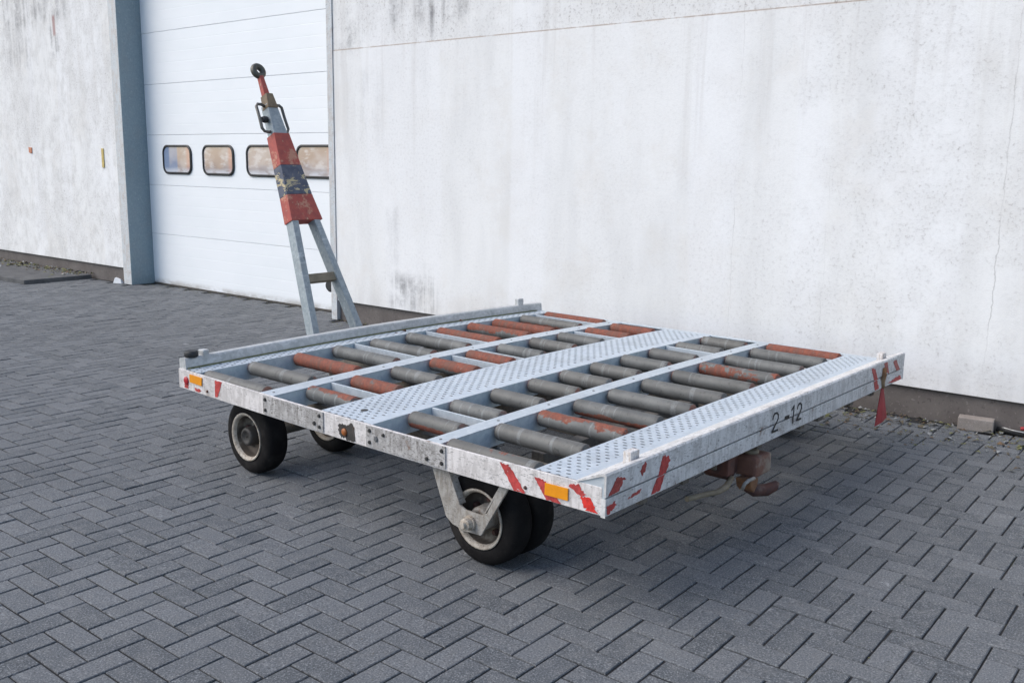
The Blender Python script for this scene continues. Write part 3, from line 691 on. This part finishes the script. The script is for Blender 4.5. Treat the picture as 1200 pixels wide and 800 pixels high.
# wheels
def wheel(u0, wd, v, z, rad, out, duals=1, par=dl):
    # out = -1 : outer face towards smaller u
    root = None
    w_all = []
    for k in range(duals):
        a0 = u0 + (-out)*k*(wd+.018)
        h = wd
        ax = (-out, 0, 0); o = (a0, v, z)
        prof = [(.006, rad*.62), (.000, rad*.68), (.004, rad*.86), (.014, rad*.955), (.028, rad*.99), (h/2, rad), (h-.028, rad*.99), (h-.014, rad*.955), (h-.004, rad*.86), (h, rad*.68), (h-.006, rad*.62)]
        ty = MB().lathe(prof, o, ax, 40, False)
        rim = MB().lathe([(.012, rad*.60), (-.003, rad*.64), (-.005, rad*.615), (.000, rad*.575), (.008, rad*.550), (.014, rad*.54)], o, ax, 36, False)
        disc = MB().lathe([(.0135, rad*.545), (.045, rad*.53), (.055, rad*.51), (.058, rad*.46), (.070, rad*.42), (.072, rad*.30), (.055, rad*.22), (.050, .01)], o, ax, 30, False)
        rim.lathe([(h-.012, rad*.60), (h+.002, rad*.66), (h-.002, rad*.615), (h-.03, rad*.54), (h-.04, .02)], o, ax, 36, False)
        hub = MB().lathe([(.07, rad*.26), (.006, rad*.245), (-.002, rad*.22), (-.004, rad*.16), (.004, rad*.13), (.004, .005)], o, ax, 22, False)
        wl = part(ty, 'wheel', M['tyre'], par)
        part(rim, 'rim', M['rim'], wl); part(disc, 'wheel_disc', M['disc'], wl); part(hub, 'hub', M['fork'] if duals > 1 else M['dark'], wl)
        if k == 0:
            nb = 5
            for i in range(nb):
                a = 2*PI*i/nb+.4; r_ = rad*.37
                part(MB().lathe([(.075, .013), (.054, .013), (.048, .010)], (a0, v+r_*math.cos(a), z+r_*math.sin(a)), ax, 6, True, False), 'wheel_nut', M['rust'], wl)
RW = .195
fv, rv = 2.262, .640
wheel(.105, .130, fv, RW, RW, -1); wheel(W-.105, .130, fv, RW, RW, 1); wheel(.600, .130, fv, RW, RW, -1); wheel(W-.600, .130, fv, RW, RW, 1)
wheel(.082, .120, rv, RW, RW, -1, 2); wheel(W-.082, .120, rv, RW, RW, 1, 2)
part(MB().cyl((.16, fv, RW), (W-.16, fv, RW), .032, 14), 'axle', M['chassis']); part(MB().cyl((.08, rv, RW), (.40, rv, RW), .022, 14), 'axle', M['chassis']); part(MB().cyl((W-.40, rv, RW), (W-.08, rv, RW), .022, 14), 'axle', M['chassis'])
part(MB().lathe([(0, .26), (.03, .26), (.03, .22), (.055, .22)], (W/2, fv, .25), (0, 0, 1), 32), 'turntable', M['dark'])
for u in (.40, W-.40): part(MB().box(u-.04, u+.04, fv-.05, fv+.05, .20, .31), 'axle_bracket', M['chassis'], dl, .005)
part(MB().box(.45, W-.45, fv-.03, fv+.03, .235, .285), 'axle_beam', M['chassis'], dl, .005)
for s_, u in ((1, .036), (-1, W-.036)):
    for uu, vis in ((u, 1), (u+s_*.318, 0)):
        poly = [(uu, rv+.225, .400), (uu, rv+.135, .400), (uu, rv+.062, .252), (uu, rv+.03, .238), (uu, rv-.06, .238), (uu, rv-.085, .255), (uu, rv-.165, .400), (uu, rv-.205, .400), (uu, rv-.055, .155), (uu, rv+.03, .150), (uu, rv+.10, .162), (uu, rv+.135, .185)]
        part(MB().prism(poly, (s_*.010, 0, 0)), 'wheel_fork', M['fork'], dl, .002)
        if vis:
            # turned flanges of the fork arms and the axle nut
            for a, c in (((rv+.135, .399), (rv+.062, .255)), ((rv-.165, .399), (rv-.070, .245))):
                A, B = Vector((uu+s_*.018, *a)), Vector((uu+s_*.018, *c)); part(MB().beam(A, B, (.036, 0, 0), (0, .006, .003)), 'fork_flange', M['fork'], dl)
            part(MB().lathe([(0, .030), (.012, .030), (.012, .024), (.034, .024), (.036, .018), (.036, .012), (.050, .012)], (uu, rv, RW), (-s_, 0, 0), 18, True, False), 'axle_nut', M['rim'], dl)
# rear hitch
hu, hv, hz = 1.10, .085, -.035
ht = part(MB().box(hu-.16, hu+.16, hv-.01, hv+.16, .352, .399), 'tow_hitch', M['rust'], dl, .006)
ht['label'] = 'rusty tow hook under the rear beam'
part(MB().box(hu-.175, hu-.115, hv-.075, hv+.03, .305, .399), 'hitch_bracket', M['rust'], ht, .006)
part(MB().prism([(hu-.10, hv-.03, .352), (hu+.0, hv-.03, .352), (hu+.0, hv-.03, .28), (hu-.06, hv-.03, .25), (hu-.10, hv-.03, .29)], (0, .12, 0)), 'hitch_plate', M['rust'], ht, .004)
part(MB().box(hu+.005, hu+.155, hv-.115, hv+.02, .262, .350), 'hitch_body', m_rust('hitch_paint', (.20, .10, .07), (.16, .075, .055), (.32, .28, .23)), ht, .014)
part(MB().lathe([(0, .035), (.012, .035), (.016, .026)], (hu+.08, hv-.05, .350), (0, 0, 1), 14), 'hitch_cap', M['tan'], ht)
part(MB().prism([(hu-.045, hv-.115, .268), (hu+.035, hv-.115, .262), (hu+.03, hv-.115, .225), (hu+.0, hv-.115, .20), (hu-.03, hv-.115, .225)], (0, .07, 0)), 'jaw', m_rust('jaw_rust', (.26, .13, .06), (.16, .08, .045), (.30, .22, .15)), ht, .006)
part(MB().tube([(hu+.0, hv-.05, .255), (hu+.005, hv-.07, .225), (hu+.03, hv-.10, .202), (hu+.08, hv-.13, .198), (hu+.12, hv-.15, .210), (hu+.135, hv-.155, .226)], [.024, .026, .028, .027, .022, .012], 12), 'hook', M['rust'], ht)
part(MB().tube([(hu-.085, hv-.10, .235), (hu-.085, hv-.11, .262), (hu-.06, hv-.115, .272), (hu-.01, hv-.115, .270)], .008, 8), 'latch', M['fork'], ht)
part(MB().tube([(hu-.11, hv-.06, .285), (hu-.17, hv-.07, .262), (hu-.24, hv-.07, .258), (hu-.36, hv-.06, .272), (hu-.46, hv-.05, .280)], [.013, .014, .012, .011, .011], 8), 'release_rod', M['tan'], ht)
# drawbar carrier under the deck
hb = Vector((W/2, 3.232, .366)); dd_ = Vector((0, .406, .914)).normalized(); nn_ = Vector((1, 0, 0)).cross(dd_) # rear-facing? fixed below
nrm = Vector((0, -dd_.z, dd_.y))          # faces the deck side and up
def D(u, s_, n=0.): return hb + Vector((u, 0, 0)) + dd_*s_ + nrm*n
for sgn in (-1, 1):
    part(MB().beam((W/2+sgn*.30, fv-.1, .31), (W/2+sgn*.225, 3.26, .345), (.05, 0, 0), (0, 0, .07)), 'drawbar_carrier', M['chassis'], dl, .005)
part(MB().cyl((W/2-.28, 3.232, .352), (W/2+.28, 3.232, .352), .018, 14), 'hinge_pin', M['dark'])
db = part(MB().beam(D(-.185, -.03), D(-.075, .92), Vector((.050, 0, 0)), nrm*.080), 'drawbar', M['leg'], dl, .004)
db['label'] = 'raised A-frame drawbar with red and navy painted upper part and tow eye'
SO = .084   # hinge offset: fitted distances start a little above the hinge
part(MB().beam(D(.215, -.03), D(.095, .92), Vector((.050, 0, 0)), nrm*.080), 'drawbar_leg', M['leg'], db, .004)
part(MB().beam(D(-.12, .465), D(.14, .465), dd_*.058, nrm*.05), 'crossbar', M['tan'], db, .003)
def taper(s0, s1, l0, r0, l1, r1, n0, n1, name, mat, bev=.004):
    b = MB(); b.add([D(l0, s0, n0), D(r0, s0, n0), D(r0, s0, n1), D(l0, s0, n1), D(l1, s1, n0), D(r1, s1, n0), D(r1, s1, n1), D(l1, s1, n1)],
                    [(3, 2, 1, 0), (4, 5, 6, 7), (0, 1, 5, 4), (1, 2, 6, 5), (2, 3, 7, 6), (3, 0, 4, 7)])
    me_ = part(b, name, M[mat], db, bev); bm = bmesh.new(); bm.from_mesh(me_.data); bmesh.ops.recalc_face_normals(bm, faces=bm.faces); bm.to_mesh(me_.data); bm.free(); return me_
taper(.872, 1.060, -.112, .147, -.091, .119, -.05, .044, 'wrap_plate', 'red')
taper(1.0605, 1.275, -.091, .119, -.072, .098, -.05, .044, 'wrap_plate', 'navy')
taper(1.2755, 1.510, -.072, .098, -.052, .075, -.05, .044, 'wrap_plate', 'red')
taper(1.5105, 1.735, -.044, .066, -.032, .044, -.044, .038, 'drawbar_neck', 'leg')
taper(1.700, 1.805, -.036, .046, -.022, .032, -.03, .046, 'latch_plate', 'locker')
taper(1.800, 1.955, -.022, .028, -.014, .018, -.018, .022, 'eye_shank', 'red', .008)
part(MB().torus(D(.0, 1.990), nrm, .036, .0215, 32, 12, 1.1), 'tow_eye', M['ringm'], db)
for sg in (-1, 1):
    x0 = -.036 if sg < 0 else .050; x1 = -.100 if sg < 0 else .108
    pts = [D(x0+.010*-sg, 1.72), D(x0+sg*.02, 1.738), D(x1-sg*.015, 1.738), D(x1, 1.722), D(x1, 1.64), D(x1+sg*.004, 1.56), D(x1-sg*.010, 1.538), D(x0+sg*.02, 1.532), D(x0-.010*sg, 1.54)]
    part(MB().tube(pts, .0105, 8), 'grab_handle', M['handle'], db)
part(MB().lathe([(0, .022), (.02, .024), (.04, .018)], D(-.045, 1.625, .0), (-1, 0, 0), 14), 'lock_knob', M['rubber'], db)
for uu, ss, pts in ((-.10, .60, [(0, .05), (-.008, .03), (.004, .02), (-.004, .0), (.008, -.01)]), (-.13, .72, [(0, .04), (.008, .025), (-.008, .015), (.006, .0)]), (-.10, .78, [(-.006, .02), (.006, .012), (-.004, .0)])):
    part(MB().tube([D(-.1555+.0+.110*(ss/.95)-.0265 - .0, ss+y, x) for x, y in pts], .0022, 4), 'scribble', M['white'], db)
part(MB().tube([D(-.100+.004*math.cos(t*.9), .60+.012*math.sin(t*.9), .039) for t in range(8)], .002, 4), 'scribble', M['ink'], db)

# ------------------------------------------------------------------ small things
e1 = Vector((math.cos(1.5374505), math.sin(1.5374505), 0)); e2 = Vector((-e1.y, e1.x, 0)); T0 = Vector((-1.6466, -3.6783, 0))
def TW(u, v, z): return T0+e1*u+e2*v+Vector((0, 0, z))
fl = thing('warning_flag', 'narrow red triangular flag hanging from the end of the rear beam', 'flag', TW(2.63, -.03, .205), 1.5374505)
def fl_part(b, name, mat, bevel=0): return b.build(name, mat, fl, bevel)
b = MB(); vs = [(-.105, 0, .0), (.085, .004, .012), (.012, .014, .205), (-.012, .012, .205), (-.01, -.010, .005), (0, .006, .11)]
b.prism([(-.10, 0, .0), (-.01, -.006, .006), (.085, .004, .014), (.012, .012, .205), (-.012, .012, .205)], (0, .004, 0)); vs = []; fs = []
b.add(vs, fs); fl_part(b, 'pennant', M['flag'])
fl_part(MB().tube([(0, .01, .195), (-.012, .012, .23), (-.02, .005, .27), (-.015, .012, .31)], [.010, .014, .016, .018], 8), 'strap', m_rust('strap_rust', (.28, .13, .05), (.14, .07, .04), (.34, .26, .16)))

bk = MB().box(-.10, .10, -.048, .048, 0, .078); bk = bk.build('concrete_block', M['block'], None, .006); bk.location = (-1.262, -.045, .001); bk.rotation_euler = (0, 0, R(8))
tag(bk, 'pale concrete paving block lying against the dark plinth', 'block')
st = thing('tie_strap', 'black strap with a bare wire clip lying by the plinth', 'strap', (-1.02, -.03, 0))
MB().tube([(-.13, .03, .02), (-.06, .015, .016), (.02, .0, .018), (.12, .01, .016), (.30, -.02, .016), (.55, -.01, .016)], .016, 8).build('webbing', M['rubber'], st)
MB().tube([(-.10, -.01, .040), (-.085, -.022, .046), (-.03, -.03, .040), (.03, -.03, .038), (.05, -.026, .034), (.03, -.016, .034), (-.04, -.014, .038), (-.10, -.01, .040)], .0035, 6).build('wire_clip', M['wire'], st)
MB().lathe([(0, .010), (.02, .012), (.03, .008)], (.0, .01, .05), (1, .2, .1), 10).build('red_cap', M['flag'], st)
pb = MB(); pb.add([(-.03, 0, 0), (.03, -.012, 0), (.036, .02, 0), (-.025, .028, 0), (-.02, .004, .085), (.022, -.002, .075), (.02, .018, .06), (-.015, .02, .095)], [(3, 2, 1, 0), (4, 5, 6, 7), (0, 1, 5, 4), (1, 2, 6, 5), (2, 3, 7, 6), (3, 0, 4, 7)])
pb = pb.build('paper_scrap', M['white'], None, .004); pb.location = (-11.45, -.06, .001); pb.scale = (2.2, 1.8, .8); pb.rotation_euler = (.0, .0, .5); tag(pb, 'crumpled white paper scrap at the foot of the grey door post', 'paper')
rl = random.Random(8)
for k, (u, v, s_) in enumerate(((1.44, 2.60, .030), (1.50, 2.597, .022), (2.02, 2.595, .018))):
    b = MB(); P = [(math.cos(a)*s_*rl.uniform(.5, 1.1), math.sin(a)*s_*.6*rl.uniform(.6, 1.1), rl.uniform(0, .012)) for a in [i*2*PI/7 for i in range(7)]]
    b.prism(P, (0, 0, .0015)); o = b.build('dead_leaf', M['leaf']); o.location = TW(u, v, .516+.006*k); o.rotation_euler = (rl.uniform(-.3, .3), rl.uniform(-.3, .3), rl.uniform(0, 6))
    tag(o, ('largest curled brown leaf on the ledge of the front beam', 'smaller brown leaf beside the largest one on the front beam', 'lone brown leaf farthest along the front beam')[k], 'leaf')
# litter along the foot of the wall
V, F, T = [], [], []
def flake(x, y, z, s_, t):
    o0 = len(V); a = rl.uniform(0, 6.3); c, q = math.cos(a), math.sin(a); el = rl.uniform(.35, 1.)
    pts = [(-s_, 0), (-s_*.2, s_*el*.6), (s_, s_*.1*rl.uniform(-1, 1)), (s_*.1, -s_*el*.6)]
    for i, (px, py) in enumerate(pts): V.append((x+px*c-py*q, y+px*q+py*c, z+(rl.uniform(0, s_*.7) if i in (1, 3) else 0)+.001))
    V.append((x, y, z+s_*rl.uniform(.2, .5)+.001))
    for i in range(4): F.append((o0+i, o0+(i+1) % 4, o0+4))
    T.extend([t]*5)
for k in range(1700):
    x = rl.uniform(-4.2, .6); d = min(abs(rl.gauss(0, .30)), 1.2)
    flake(x, .02-d, .002, rl.uniform(.006, .019)*(1 if rl.random() < .75 else 1.9), rl.random())
for k in range(500):
    x = rl.uniform(-7.2, -4.2); flake(x, .025-min(abs(rl.gauss(0, .12)), .4), .001, rl.uniform(.005, .014), rl.random())
for k in range(350):
    x = rl.uniform(-15.5, -12.2); flake(x, .01-min(abs(rl.gauss(0, .18)), .6), .056, rl.uniform(.012, .045), rl.random())
for k in range(260):
    x = rl.uniform(-11.1, -7.4); flake(x, .26-min(abs(rl.gauss(0, .10)), .5), .001, rl.uniform(.005, .012), rl.random()*.55+.3)
for k in range(160):
    x = rl.uniform(-9, 1); flake(x, rl.uniform(-5.5, -.5), .001, rl.uniform(.002, .006), rl.random())
me = bpy.data.meshes.new('leaf_litter'); me.from_pydata(V, [], F); me.materials.append(M['litter']); a = me.attributes.new('tint', 'FLOAT', 'POINT'); a.data.foreach_set('value', T)
lt = link('leaf_litter', me); lt['kind'] = 'stuff'; lt['label'] = 'dry leaf and moss litter along the foot of the wall'; lt['category'] = 'litter'

for o in bpy.data.objects:
    if '_abs' in o: del o['_abs']
